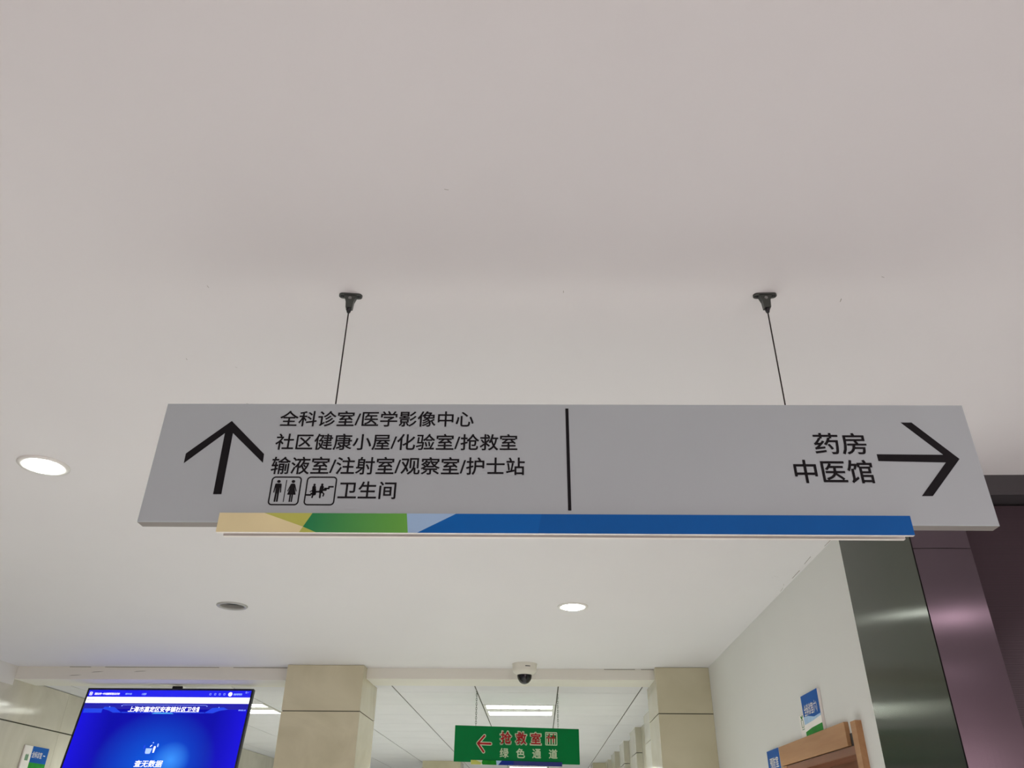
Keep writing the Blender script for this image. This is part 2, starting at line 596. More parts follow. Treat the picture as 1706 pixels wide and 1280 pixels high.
# tiled ceiling of the hall: tiles with thin dark joints, openings where the lights sit
P = 0.5955
GX0, GY0 = 0.1445-8*P, 6.195-1*0.6
TROF = {(7, 2): 'a', (3, 2): 'b', (7, 12): 'c'}
tg = MB()
tg.box(XL-0.3, 6.0, 5.9, 15.0, HG+0.11, HG+0.16, 1)
cells = {}
for i in range(0, 10):
    for j in range(0, 16):
        x0, x1 = GX0+i*P, GX0+(i+1)*P
        y0, y1 = GY0+j*0.606, GY0+(j+1)*0.606
        cells[(i, j)] = (x0, x1, y0, y1)
        if (i, j) in TROF:
            continue
        y0 = max(y0, 5.9)
        tg.box(x0+0.0045, x1-0.0045, y0+0.002, y1-0.002, HG, HG+0.012, 0)
        # the joint behind, dark
for i in range(0, 11):
    x = GX0+i*P
    tg.box(x-0.005, x+0.005, 5.9, 15, HG+0.004, HG+0.014, 1)
for j in range(0, 17):
    y = GY0+j*0.606
    if y > 5.9:
        tg.box(GX0, GX0+10*P, y-0.003, y+0.003, HG+0.004, HG+0.014, 1)
struct('ceiling_tiled', tg, [TILE_C, GAP], 'tiled ceiling of square panels in the hall behind the pillars', 'ceiling')

# right wall of the hall with its shallow pilasters
hw = MB()
hw.box(0.98, 1.2, 6.03, 12.08, 0, HG+0.1, 0)
for y in (6.95, 8.176, 9.352, 10.528, 11.61):
    for a, b_ in ((0, CZ+0.10), (CZ+0.106, CZ+0.73), (CZ+0.736, HG)):
        hw.box(0.922, 0.98, y, y+0.5, a, b_, 1)
struct('wall_hall_right', hw, [STONE_W, STONE_W], 'pale right wall of the hall with a row of shallow pilasters', 'wall')
struct('wall_back', MB().box(XL, 6.0, 15.0, 15.2, 0, HC), WALLP, 'far end wall of the hall', 'wall')

# ------------------------------------------------------------------ metal cladding, dark display, trim band
mc = thing('metal_cladding', 'dark grey mirror-like metal sheet between the white wall and the purplish sheet', 'cladding', (XW, 2.345, 0))
sh = MB()
N = 10
bow = lambda t: -0.004-0.0035*math.sin(math.pi*t)
for k in range(N):
    a, b_ = k/N, (k+1)/N
    y = lambda t: 0.004+0.545*t
    sh.add([(bow(a), y(a), 0), (bow(b_), y(b_), 0), (bow(b_), y(b_), HC), (bow(a), y(a), HC)], [(3, 2, 1, 0)], 0, True)
sh.build('sheet', [STEEL_G], mc, uv=True)
ed = MB()
ed.add([(bow(0), 0.004, 0), (0, 0.004, 0), (0, 0.004, HC), (bow(0), 0.004, HC)], [(0, 1, 2, 3)])
ed.add([(bow(1), 0.549, 0), (0, 0.549, 0), (0, 0.549, HC), (bow(1), 0.549, HC)], [(3, 2, 1, 0)])
ed.build('edge', SEAM, mc)
mf = thing('metal_cladding', 'purplish brushed metal sheets beside the dark display panel, with one level seam', 'cladding', (XW, 2.345, 0))


def front_sheet(z0, z1):
    m = MB()
    for k in range(N):
        a, b_ = k/N, (k+1)/N
        yb = lambda t: -0.002-0.003*math.sin(math.pi*t)
        x = lambda t: -0.003+0.172*t
        m.add([(x(a), yb(a), z0), (x(b_), yb(b_), z0), (x(b_), yb(b_), z1), (x(a), yb(a), z1)], [(0, 1, 2, 3)], 0, True)
    m.add([(0.169, -0.002, z0), (0.169, 0.014, z0), (0.169, 0.014, z1), (0.169, -0.002, z1)], [(0, 1, 2, 3)], 0)
    return m


front_sheet(0, CZ+0.7775).build('sheet', STEEL_PINK, mf, uv=True, label='long purplish metal sheet below the seam')
front_sheet(CZ+0.7795, HC).build('sheet', STEEL_PINK, mf, uv=True, label='short purplish metal sheet above the seam')
MB().box(-0.001, 0.165, 0.003, 0.014, 0, HC).build('backing', SEAM, mf)

ld = thing('display_panel', 'dark switched-off display panel with fine lines, right of the metal cladding', 'display', (1.32, 2.42, CZ-1.0))
MB().box(0, 2.6, 0, 0.04, 0, 1.945).build('panel', LED, ld)
fb = MB()
fb.box(-0.006, 2.61, -0.004, 0.04, -0.02, 0)
fb.box(2.60, 2.62, -0.004, 0.04, 0, 1.945)
fb.build('frame', BLACKM, ld)
struct('trim_2', MB().box(1.312, 6.0, 2.345, 2.46, CZ+0.953, HC), BAND, 'dark grey band along the ceiling above the display panel', 'trim')

# ------------------------------------------------------------------ the big hanging sign
SX, SY, SZ = 0.05, 1.3645, CZ+0.4995
syaw = math.atan2(0.025, 1.57)
sg = thing('hanging_sign', 'long grey hanging direction sign with black arrows and four lines of lettering', 'sign', (SX, SY, SZ), (0, 0, syaw))
B0 = 0.4995
MB().cbox(-0.783, 0.783, 0, 0.027, 0, 0.2475, 0.0012, 0, 1).build('panel', [GREYP, GREYE], sg)
YF = -0.0006


def sgpoly(pts):
    return [(a, b_-B0) for a, b_ in pts]


a1 = MB().prism(sgpoly([(-0.6472, 0.7078), (-0.7226, 0.6373), (-0.7221, 0.6172), (-0.6558, 0.6813), (-0.6532, 0.5541), (-0.6378, 0.5542), (-0.6401, 0.6814), (-0.5709, 0.6184), (-0.5717, 0.6369)]), YF, 0)
a1.build('arrow', INK, sg, label='black arrow pointing straight up')
a2 = MB().prism(sgpoly([(0.6547, 0.7081), (0.6752, 0.7082), (0.7464, 0.6312), (0.6775, 0.5564), (0.6574, 0.5563), (0.7190, 0.6240), (0.5938, 0.6265), (0.5935, 0.6404), (0.7185, 0.6398)]), YF, 0)
a2.build('arrow', INK, sg, label='black arrow pointing right')
MB().box(0.0072, 0.0132, YF, 0, 0.525-B0, 0.7373-B0).build('divider_line', INK, sg)
for s, rc in (('全科诊室/医学影像中心', (-0.5525, -0.1727, 0.6966, 0.7302)), ('社区健康小屋/化验室/抢救室', (-0.5530, -0.0870, 0.6462, 0.6802)),
              ('输液室/注射室/观察室/护士站', (-0.5530, -0.0727, 0.5953, 0.6310)), ('卫生间', (-0.4195, -0.3125, 0.5460, 0.5805)),
              ('药房', (0.4800, 0.5780, 0.6405, 0.6845)), ('中医馆', (0.4330, 0.5790, 0.5815, 0.6280))):
    x0, x1, z0, z1 = rc
    MB().text(s, (x0, x1, z0-B0, z1-B0), YF, weight=0.012).build('lettering', INK, sg)

# toilet pictogram
p = MB()
p.ring_rect(-0.5482, -0.4910, 0.5327-B0, 0.5903-B0, 0.0075, 0.0025, YF, 0)
hz = 0.5802-B0
p.disc(-0.5340, hz, 0.0033, YF, 0, rz=0.0029)
p.prism(sgpoly([(-0.5388, 0.5759), (-0.5400, 0.5745), (-0.5413, 0.5580), (-0.5393, 0.5580), (-0.5378, 0.5700), (-0.5376, 0.5560), (-0.5302, 0.5560), (-0.5300, 0.5700), (-0.5286, 0.5580), (-0.5266, 0.5580), (-0.5279, 0.5745), (-0.5291, 0.5759)]), YF, 0)
p.prism(sgpoly([(-0.5376, 0.5562), (-0.5342, 0.5562), (-0.5346, 0.5397), (-0.5376, 0.5397)]), YF, 0)
p.prism(sgpoly([(-0.5336, 0.5562), (-0.5302, 0.5562), (-0.5302, 0.5397), (-0.5332, 0.5397)]), YF, 0)
p.box(-0.5203, -0.5189, YF, 0, 0.5393-B0, 0.5832-B0)
p.disc(-0.5066, hz, 0.0033, YF, 0, rz=0.0029)
p.prism(sgpoly([(-0.5094, 0.5759), (-0.5108, 0.5745), (-0.5155, 0.5606), (-0.5140, 0.5602), (-0.5106, 0.5690), (-0.5145, 0.5538), (-0.4987, 0.5538), (-0.5026, 0.5690), (-0.4992, 0.5602), (-0.4977, 0.5606), (-0.5024, 0.5745), (-0.5038, 0.5759)]), YF, 0)
p.box(-0.5098, -0.5071, YF, 0, 0.5395-B0, 0.5540-B0)
p.box(-0.5061, -0.5034, YF, 0, 0.5395-B0, 0.5540-B0)
p.build('pictogram', INK, sg, label='black toilet symbol of a man and a woman in a rounded square')
# stairs pictogram
p = MB()
p.ring_rect(-0.4817, -0.4245, 0.5328-B0, 0.5904-B0, 0.0075, 0.0025, YF, 0)


def st(pts, wd):
    p.stroke(sgpoly(pts), wd*1.2, YF, 0)


st([(-0.4787, 0.5534), (-0.4707, 0.5534)], 0.0026)
p.box(-0.4712, -0.4655, YF, 0, 0.5540-B0, 0.5574-B0)
st([(-0.4612, 0.5598), (-0.4530, 0.5600)], 0.0026)
st([(-0.4490, 0.5636), (-0.4435, 0.5638)], 0.0034)
p.box(-0.4467, -0.4370, YF, 0, 0.5650-B0, 0.5678-B0)
p.box(-0.4395, -0.4368, YF, 0, 0.5655-B0, 0.5708-B0)
p.box(-0.4395, -0.4295, YF, 0, 0.5684-B0, 0.5712-B0)
p.disc(-0.4659, 0.5738-B0, 0.0022, YF, 0)
p.disc(-0.4514, 0.5741-B0, 0.0022, YF, 0)
st([(-0.4660, 0.5688), (-0.4655, 0.5600)], 0.0056)
st([(-0.4655, 0.5640), (-0.4644, 0.5560)], 0.0062)
st([(-0.4661, 0.5560), (-0.4672, 0.5486)], 0.0024)
st([(-0.4632, 0.5560), (-0.4629, 0.5540)], 0.0020)
st([(-0.4687, 0.5621), (-0.4725, 0.5598)], 0.0013)
st([(-0.4514, 0.5690), (-0.4522, 0.5600)], 0.0060)
st([(-0.4530, 0.5600), (-0.4528, 0.5484)], 0.0026)
st([(-0.4506, 0.5597), (-0.4462, 0.5556), (-0.4470, 0.5514)], 0.0020)
p.build('pictogram', INK, sg, label='black symbol of two people by a stair in a rounded square')

# the coloured strip along the bottom, one on each face


def strip_front(y0, y1):
    m = MB()
    zt, zb = 0.0150, -0.0215
    m.box(-0.63, 0.622, y0+0.0004, y1, zb, zt, 0)
    zm = zt+(zb-zt)*0.71
    q = lambda pts, mi: m.add([(a, y0, b_) for a, b_ in pts], [tuple(range(len(pts)))], mi)
    q([(-0.63, zb), (-0.479, zb), (-0.4735, zm), (-0.548, zt), (-0.63, zt)], 1)
    q([(-0.548, zt), (-0.4735, zm), (-0.4596, zt)], 2)
    q([(-0.479, zb), (-0.4487, zb), (-0.4735, zm)], 2)
    q([(-0.4735, zm), (-0.4487, zb), (-0.2825, zb), (-0.287, zt), (-0.4596, zt)], 3)
    q([(-0.2825, zb), (-0.266, zb), (-0.197, zt), (-0.287, zt)], 4)
    q([(-0.266, zb), (-0.0487, zb), (-0.0415, zt), (-0.197, zt)], 5)
    q([(-0.0487, zb), (0.622, zb), (0.622, zt), (-0.0415, zt)], 6)
    return m


SM = [WHITEP, TAN, YGREEN, GRN, BLUE3, BLUE1, BLUE2]
strip_front(-0.009, -0.001).build('colour_strip', SM, sg, label='tan, green and blue strip along the bottom of the front')
MB().box(-0.63, 0.622, 0.028, 0.036, -0.016, 0.015).build('colour_strip', [WHITEP], sg, label='pale edge of the strip on the back')
MB().box(-0.622, 0.614, 0.002, 0.025, -0.009, 0.0).build('bottom_channel', GREYE, sg)


def hanger(x, y, label, tilt):
    t = thing('cable_hanger', label, 'hanger', (x, y, HC), (0, 0, tilt), 'cable hangers of the grey sign')
    pl = MB()
    o = []
    for cx, a0 in ((0.0165, -90), (-0.0165, 90)):
        for k in range(9):
            a = math.radians(a0+k*22.5)
            o.append((cx+0.0085*math.cos(a), 0.0085*math.sin(a)))
    n = len(o)
    vs = [(a, b_, 0) for a, b_ in o]+[(a, b_, -0.004) for a, b_ in o]
    pl.add(vs, [tuple(range(n)), tuple(range(2*n-1, n-1, -1))]+[(i, (i+1) % n, n+(i+1) % n, n+i) for i in range(n)][::-1])
    pl.build('base_plate', HARD, t)
    for sx in (-1, 1):
        s = MB().lathe([(0.0001, -0.0062), (0.003, -0.006), (0.0042, -0.004), (0.0044, -0.003)], sx*0.018, 0, 0, 16)
        s.build('screw', BLACKM, t)
    cl = MB()
    prof = [(-0.0135, -0.004), (0.0135, -0.004), (0.0085, -0.018), (0.0070, -0.036), (-0.0070, -0.036), (-0.0085, -0.018)]
    cl.prism(prof, -0.0065, 0.0065)
    cl.build('clevis', HARD, t)
    pv = MB().disc(0, -0.012, 0.0036, -0.0078, -0.0064, n=16)
    pv.disc(0, -0.012, 0.0018, -0.0082, -0.0076, n=10)
    pv.build('pivot_screw', SCREW, t)
    MB().lathe([(0.0001, -0.046), (0.0035, -0.046), (0.0055, -0.0385), (0.0055, -0.034), (0.0001, -0.034)], 0, 0, 0, 16).build('ferrule', BLACKM, t)
    MB().tube((0, 0, -0.045), (0, 0, SZ+0.2475-HC-0.0), 0.0014).build('cable', CABLE, t)
    return t


hanger(-0.400, 1.366, 'dark hanger and thin cable above the lettered left half of the grey sign', 0.12)
hanger(0.4915, 1.379, 'dark hanger and thin cable above the blank right half of the grey sign', -0.03)

# ------------------------------------------------------------------ downlights


def downlight(x, y, label, lit):
    t = thing('downlight', label, 'downlight', (x, y, HC), (0, 0, 0), 'round recessed downlights')
    R, Q = 0.077, (0.053 if lit else 0.058)
    MB().lathe([(R, 0.0), (R, -0.003), (R-0.004, -0.0065), (0.064, -0.0065), (Q+0.001, -0.004), (Q, 0.0), (Q, 0.02)], n=56).build('trim_ring', TRIM if lit else TRIM_UNLIT, t)
    if lit:
        Q = 0.0515
        MB().lathe([(Q, -0.002), (Q*0.98, -0.0075), (Q*0.9, -0.0105), (Q*0.6, -0.0122), (Q*0.3, -0.0126), (0.0001, -0.0127)], n=56).build('lens', GLOW, t)
    else:
        MB().lathe([(Q, 0.018), (Q*0.92, 0.035), (Q*0.7, 0.06), (Q*0.4, 0.075), (0.0001, 0.078)], n=56).build('reflector', DARKREF, t)
        MB().lathe([(0.024, 0.07), (0.026, 0.045), (0.018, 0.032), (0.0001, 0.028)], n=32).build('bulb', DARKREF, t)
    return t


downlight(*DL[0], 'lit round downlight at the left edge, left of the grey sign', True)
downlight(*DL[1], 'unlit round downlight, dark inside, below the left part of the grey sign', False)
downlight(*DL[2], 'lit round downlight in the plaster ceiling below the middle of the grey sign', True)

# ------------------------------------------------------------------ dome camera
dc = thing('dome_camera', 'white security camera with a black dome on the ceiling above the green sign', 'camera', (-0.088, 5.46, HC))
MB().lathe([(0.0835, 0.0), (0.0835, -0.004), (0.081, -0.006), (0.080, -0.040), (0.076, -0.052), (0.062, -0.064), (0.053, -0.070), (0.048, -0.070)], n=56).build('housing', CAMW, dc)
prof = [(0.0485*math.cos(a), -0.072-0.054*math.sin(a)) for a in [math.radians(9*k) for k in range(11)]]
MB().lathe([(0.049, -0.066)]+[(max(a, 0.0001), b_) for a, b_ in prof], n=56).build('dome', BLACKG, dc)
mk = MB()
for k in range(6):
    a0 = math.radians(-86+4*k)
    a1_ = math.radians(-86+4*(k+1))
    R = 0.0812
    mk.add([(R*math.cos(a0), R*math.sin(a0), -0.027), (R*math.cos(a1_), R*math.sin(a1_), -0.027), (R*math.cos(a1_), R*math.sin(a1_), -0.022), (R*math.cos(a0), R*math.sin(a0), -0.022)], [(0, 1, 2, 3)])
mk.build('nameplate', BLACKM, dc)

# ------------------------------------------------------------------ green hanging sign and its chains
GB = 0.4835
gyaw = math.atan2(0.18, 0.90)
gs = thing('hanging_sign', 'small green hanging sign with red arrow and lettering, between the beige pillars', 'sign', (-0.15, 6.21, CZ+GB), (0, 0, gyaw))
MB().cbox(-0.455, 0.458, 0, 0.02, 0, 0.2365, 0.001).build('panel', [GREEN], gs)
ax, az = -0.2985, 0.6045-GB
for m_, wd, y0 in ((PALE, 0.024, -0.0006), (RED, 0.013, -0.0012)):
    a = MB()
    a.stroke([(-0.242, 0.655-GB), (ax+0.010, az), (-0.246, 0.551-GB)], wd, y0, 0, caps=True)
    a.stroke([(ax+0.010, az), (-0.196, az-0.0005)], wd, y0, 0)
    a.build('arrow', m_, gs, label='red arrow pointing left' if m_ is RED else 'pale outline of the arrow')
for ch, x0, x1, z0, z1 in (('抢', -0.1255, -0.0460, 0.6060, 0.6880), ('救', -0.0135, 0.0645, 0.6065, 0.6870), ('室', 0.0970, 0.1715, 0.6085, 0.6850)):
    e = 0.003
    MB().text(ch, (x0-e, x1+e, z0-GB-e, z1-GB+e), -0.0005, weight=0.055).build('lettering', PALE, gs, label='pale outline of a red character')
    MB().text(ch, (x0+e, x1-e, z0-GB+e, z1-GB-e), -0.0012, weight=0.026).build('lettering', RED, gs, label='red character')
for ch, x0, x1, z0, z1 in (('绿', -0.1275, -0.0660, 0.5160, 0.5775), ('色', -0.0085, 0.0530, 0.5170, 0.5785), ('通', 0.1095, 0.1710, 0.5180, 0.5780), ('道', 0.2310, 0.2920, 0.5190, 0.5785)):
    MB().text(ch, (x0, x1, z0-GB, z1-GB), -0.0006, weight=0.022).build('lettering', PALE, gs, label='pale character')
pc = MB()
x0, x1, z0, z1 = 0.2045, 0.2935, 0.6045-GB, 0.6935-GB
pc.ring_rect(x0, x1, z0, z1, 0.006, 0.006, -0.0006, 0, 1)
pc.box(x0+0.010, x1-0.010, -0.0005, 0, z1-0.020, z1-0.010, 1)
for k, xx in enumerate((x0+0.015, x0+0.034, x0+0.052, x0+0.070)):
    pc.box(xx-0.004, xx+0.004, -0.0005, 0, z0+0.008, z0+0.045, 1)
pc.box(x0+0.010, x0+0.040, -0.0005, 0, z1-0.040, z1-0.026, 1)
pc.stroke([(x0+0.012, z0+0.050), (x0+0.026, z0+0.062), (x0+0.040, z0+0.048)], 0.007, -0.0012, 0, 0)
pc.stroke([(x0+0.026, z0+0.062), (x0+0.026, z0+0.024)], 0.007, -0.0012, 0, 0)
pc.stroke([(x0+0.046, z0+0.046), (x0+0.058, z0+0.062), (x0+0.074, z0+0.050)], 0.007, -0.0012, 0, 0)
pc.stroke([(x0+0.060, z0+0.060), (x0+0.060, z0+0.020)], 0.007, -0.0012, 0, 0)
pc.disc(x0+0.030, z0+0.072, 0.0055, -0.0012, 0, 0, n=12)
pc.disc(x0+0.062, z0+0.072, 0.0055, -0.0012, 0, 0, n=12)
pc.build('pictogram', [RED, PALE], gs, label='pale and red square symbol')
stp = MB()
zt, zb, y0 = 0.012, -0.0165, -0.008
stp.box(-0.335, 0.325, y0+0.0004, -0.001, zb, zt, 0)
q = lambda pts, mi: stp.add([(a, y0, b_) for a, b_ in pts], [tuple(range(len(pts)))], mi)
zm = zt+(zb-zt)*0.6
q([(-0.335, zb), (-0.268, zb), (-0.258, zm), (-0.300, zt), (-0.335, zt)], 1)
q([(-0.300, zt), (-0.258, zm), (-0.2535, zt)], 2)
q([(-0.268, zb), (-0.251, zb), (-0.258, zm)], 2)
q([(-0.258, zm), (-0.251, zb), (-0.1515, zb), (-0.155, zt), (-0.2535, zt)], 3)
q([(-0.1515, zb), (-0.140, zb), (-0.1145, zt), (-0.155, zt)], 4)
q([(-0.140, zb), (-0.030, zb), (-0.0264, zt), (-0.1145, zt)], 5)
q([(-0.030, zb), (0.325, zb), (0.325, zt), (-0.0264, zt)], 6)
BLUE4 = mat('print_navy', (10, 44, 140), 0.4, var=0.03, spec=0.2)
BLUE5 = mat('print_dark_navy', (6, 32, 118), 0.35, var=0.03)
stp.build('colour_strip', [WHITEP, YGREEN, PALE, GRN2, BLUE3, BLUE4, BLUE5], gs, label='small yellow, green and blue strip below the green face')


def chain(s, label):
    x, y = -0.15+s*math.cos(gyaw)-0.01*math.sin(gyaw), 6.21+s*math.sin(gyaw)+0.01*math.cos(gyaw)
    z0, z1 = CZ+GB+0.2365, HG
    m = MB()
    k, L = 0, 0.021
    cnt = int((z1-z0)/(L*0.78))
    for k in range(cnt+1):
        zc = z0+(z1-z0)*(k+0.5)/(cnt+1)
        pts = []
        for i in range(12):
            a = 2*math.pi*i/12
            h, v = 0.0048*math.cos(a), (L/2)*math.sin(a)
            pts.append((x+h, y, zc+v) if k % 2 else (x, y+h, zc+v))
        for i in range(12):
            m.tube(pts[i], pts[(i+1) % 12], 0.0014, 6)
    m.lathe([(0.006, z1-0.004-z1), (0.006, 0.0)], x, y, z1, 10)
    o = m.build('hanging_chain', CHAIN)
    o['label'] = label
    o['category'] = 'chain'
    o['group'] = 'chains of the green sign'
    return o


chain(-0.3055, 'thin metal chain holding up the left end of the green sign, above the arrow')
chain(0.3035, 'thin metal chain holding up the right end of the green sign')

# ------------------------------------------------------------------ ceiling light fittings of the hall


def troffer(cell, label):
    x0, x1, y0, y1 = cells[cell]
    t = thing('ceiling_light', label, 'ceiling light', ((x0+x1)/2, (y0+y1)/2, HG), (0, 0, 0), 'square fluorescent ceiling lights')
    a, b_ = (x1-x0)/2-0.006, (y1-y0)/2-0.004
    h = MB()
    e = 0.022
    h.box(-a, a, -b_, -b_+e, -0.003, 0.06)
    h.box(-a, a, b_-e, b_, -0.003, 0.06)
    h.box(-a, -a+e, -b_+e, b_-e, -0.003, 0.06)
    h.box(a-e, a, -b_+e, b_-e, -0.003, 0.06)
    h.box(-a, a, -b_, b_, 0.06, 0.066)
    h.build('housing', TRIM, t)
    for yy in (-0.19, 0.0, 0.19):
        MB().tube((-a+e, yy, 0.042), (a-e, yy, 0.042), 0.014, 12).build('tube', TUBE, t)
    lv = MB()
    for k in range(1, 5):
        xx = -a+e+(2*a-2*e)*k/5
        lv.box(xx-0.002, xx+0.002, -b_+e, b_-e, 0.000, 0.006)
    lv.box(-a+e, a-e, -0.085, 0.085, 0.000, 0.004)
    lv.build('louvre', TRIM, t)
    return t


troffer((7, 2), 'square fluorescent ceiling light right above the green sign')
troffer((3, 2), 'square fluorescent ceiling light partly hidden by the blue screen')
troffer((7, 12), 'distant fluorescent ceiling light peeping out below the green sign')

# ------------------------------------------------------------------ the screen
TVL = (-2.585, 5.80, CZ+0.908)
tv = thing('television', 'large flat television with a bright blue picture, hung tilted below the beam', 'television', TVL, (-0.176, 0, 0))
x0, x1, zt, zb = -0.592, 0.590, 0.0, -0.672
MB().cbox(x0, x1, 0.0015, 0.034, zb, zt, 0.002).build('case', BLACKM, tv)
bz = MB()
bw = 0.013
bz.box(x0, x1, -0.001, 0.0015, zt-bw, zt)
bz.box(x0, x1, -0.001, 0.0015, zb, zb+0.016)
bz.box(x0, x0+bw, -0.001, 0.0015, zb+0.016, zt-bw)
bz.box(x1-bw, x1, -0.001, 0.0015, zb+0.016, zt-bw)
bz.build('bezel', BLACKG, tv)


def screen_material():
    m = bpy.data.materials.new('screen_picture')
    m.use_nodes = True
    nt = m.node_tree
    b = nt.nodes['Principled BSDF']
    b.inputs['Base Color'].default_value = (0.01, 0.01, 0.02, 1)
    b.inputs['Roughness'].default_value = 0.25
    b.inputs['Specular IOR Level'].default_value = 0.1
    tc = nt.nodes.new('ShaderNodeTexCoord')

    def blob(cx, cz, sx, sz):
        mp = nt.nodes.new('ShaderNodeMapping')
        mp.inputs['Location'].default_value = (-cx/sx, 0, -cz/sz)
        mp.inputs['Scale'].default_value = (1/sx, 0, 1/sz)
        g = nt.nodes.new('ShaderNodeTexGradient')
        g.gradient_type = 'SPHERICAL'
        nt.links.new(tc.outputs['Object'], mp.inputs['Vector'])
        nt.links.new(mp.outputs['Vector'], g.inputs['Vector'])
        return g.outputs['Fac']

    def mixc(fac, a, b_):
        mx = nt.nodes.new('ShaderNodeMix')
        mx.data_type = 'RGBA'
        nt.links.new(fac, mx.inputs[0])
        if isinstance(a, tuple):
            mx.inputs[6].default_value = (*lin(a), 1)
        else:
            nt.links.new(a, mx.inputs[6])
        mx.inputs[7].default_value = (*lin(b_), 1)
        return mx.outputs[2]
    sp = nt.nodes.new('ShaderNodeSeparateXYZ')
    nt.links.new(tc.outputs['Object'], sp.inputs[0])
    ab = nt.nodes.new('ShaderNodeMath')
    ab.operation = 'ABSOLUTE'
    nt.links.new(sp.outputs['X'], ab.inputs[0])
    mr = nt.nodes.new('ShaderNodeMapRange')
    mr.inputs['From Min'].default_value = 0.36
    mr.inputs['From Max'].default_value = 0.60
    nt.links.new(ab.outputs[0], mr.inputs['Value'])
    c = mixc(mr.outputs[0], (0, 0, 172), (18, 8, 226))
    c = mixc(blob(0.02, -0.50, 0.42, 0.36), c, (0, 92, 226))
    c = mixc(blob(0.136, -0.47, 0.13, 0.12), c, (60, 150, 255))
    nt.links.new(c, b.inputs['Emission Color'])
    b.inputs['Emission Strength'].default_value = 1.0
    return m


SCR = screen_material()
BAR = emit('screen_top_bar', (0, 4, 236), 1.0)
BARW = emit('screen_white', (246, 244, 252), 1.0)
BARD = emit('screen_banner', (6, 0, 168), 1.0)
CY = emit('screen_cyan', (70, 170, 246), 1.0)
MID = emit('screen_mid_blue', (0, 62, 232), 1.0)
SOFT = emit('screen_soft_blue', (104, 160, 250), 1.0)
INKB = emit('screen_ink', (90, 84, 150), 1.0)
sc = MB()
ya = -0.0004
sc.box(x0+bw, x1-bw, 0.0, 0.0015, zb+0.016, zt-bw, 0)
sc.box(x0+bw, x1-bw, ya, 0, -0.0605, zt-bw, 1)
sc.box(x0+bw, x1-bw, ya, 0, -0.1025, -0.0605, 2)
sc.box(x0+bw, x1-bw, ya, 0, -0.1420, -0.1025, 3)
screen = sc.build('screen', [SCR, BAR, BARW, BARD], tv)
gr = MB()
yb = -0.0008
# banner ornaments
gr.prism([(-0.440, -0.142), (-0.430, -0.128), (-0.360, -0.130), (-0.300, -0.167), (-0.360, -0.167), (-0.395, -0.152)], yb, 0, 0)
gr.prism([(0.440, -0.142), (0.410, -0.128), (0.330, -0.132), (0.280, -0.167), (0.340, -0.167), (0.385, -0.150)], yb, 0, 0)
gr.box(-0.57, -0.44, yb, 0, -0.168, -0.140, 0)
gr.box(-0.30, 0.28, yb, 0, -0.168, -0.162, 0)
gr.prism([(-0.085, -0.1735), (0.07, -0.1735), (0.05, -0.165), (-0.065, -0.165)], yb-0.0004, 0, 1)
gr.stroke([(-0.311, -0.120), (-0.303, -0.1145), (0.278, -0.1145), (0.288, -0.120)], 0.0016, yb, 0, 2)
for x, z in ((-0.311, -0.121), (0.289, -0.121), (-0.395, -0.128), (0.375, -0.128)):
    gr.disc(x, z, 0.003, yb-0.0002, 0, 2, n=10)
# little picture over the caption
gr.prism([(-0.052, -0.398), (-0.010, -0.398), (-0.016, -0.428), (-0.020, -0.432), (-0.046, -0.432), (-0.051, -0.424)], yb, 0, 2)
gr.disc(-0.066, -0.389, 0.006, yb, 0, 0, rz=0.012, n=14)
gr.disc(0.023, -0.378, 0.005, yb, 0, 2, rz=0.012, n=14)
gr.disc(-0.013, -0.362, 0.004, yb, 0, 2, n=10)
gr.stroke([(-0.026, -0.386), (-0.018, -0.378)], 0.005, yb, 0, 3)
gr.disc(0.005, -0.392, 0.007, yb-0.0003, 0, 3, rz=0.009, n=14)
gr.prism([(-0.003, -0.398), (0.011, -0.398), (0.009, -0.424), (0.000, -0.426)], yb-0.0003, 0, 3)
gr.build('graphic', [MID, CY, SOFT, BARW], screen, label='light blue ornaments on the picture')
t = MB()
t.text('上海市嘉定区安亭镇社区卫生', (-0.2560, 0.2215, -0.1615, -0.1255), yb-0.0008, weight=0.022, shear=0.12)
t.build('lettering', BARW, screen, label='white heading across the picture')
MB().box(0.2245, 0.2395, yb-0.0008, 0, -0.1600, -0.1265).build('cursor', BARW, screen)
MB().text('查无数据', (-0.0985, 0.0880, -0.5150, -0.4735), yb-0.0008, weight=0.014, shear=0.1).build('lettering', BARW, screen, label='white caption low on the picture')
t = MB()
t.text('国医金港一中央健康管理信息系统', (-0.5330, -0.3540, -0.0470, -0.0320), yb, weight=0.02, shear=0.15)
t.build('lettering', BARW, screen, label='tiny white line on the blue top bar')
t = MB().ring_rect(-0.5690, -0.5490, -0.0500, -0.0270, 0.004, 0.004, yb, 0)
t.box(-0.5620, -0.5560, yb, 0, -0.0430, -0.0350)
t.build('logo', BARW, screen)
MB().disc(0.4318, -0.0383, 0.0145, yb, 0, 0, n=20).build('avatar', BARW, screen)
t = MB()
t.text('模块功能', (-0.3134, -0.2670, -0.0455, -0.0335), yb, weight=0.01)
t.text('小屋屏', (-0.1968, -0.1640, -0.0470, -0.0330), yb, weight=0.01)
for xx in (0.2908, 0.3250, 0.3572, 0.3900):
    t.ring_rect(xx-0.006, xx+0.006, -0.045, -0.032, 0.002, 0.002, yb, 0)
t.text('超级管理员', (0.4557, 0.5154, -0.0455, -0.0325), yb, weight=0.02)
t.ring_rect(0.538, 0.548, -0.031, -0.020, 0.001, 0.002, yb, 0)
t.stroke([(0.556, -0.028), (0.561, -0.022)], 0.0015, yb, 0)
t.text('09:50:10', (0.5160, 0.5660, -0.1510, -0.1420), yb-0.0006, weight=0.01)
t.build('lettering', SOFT, screen, label='tiny pale blue marks along the top bar')
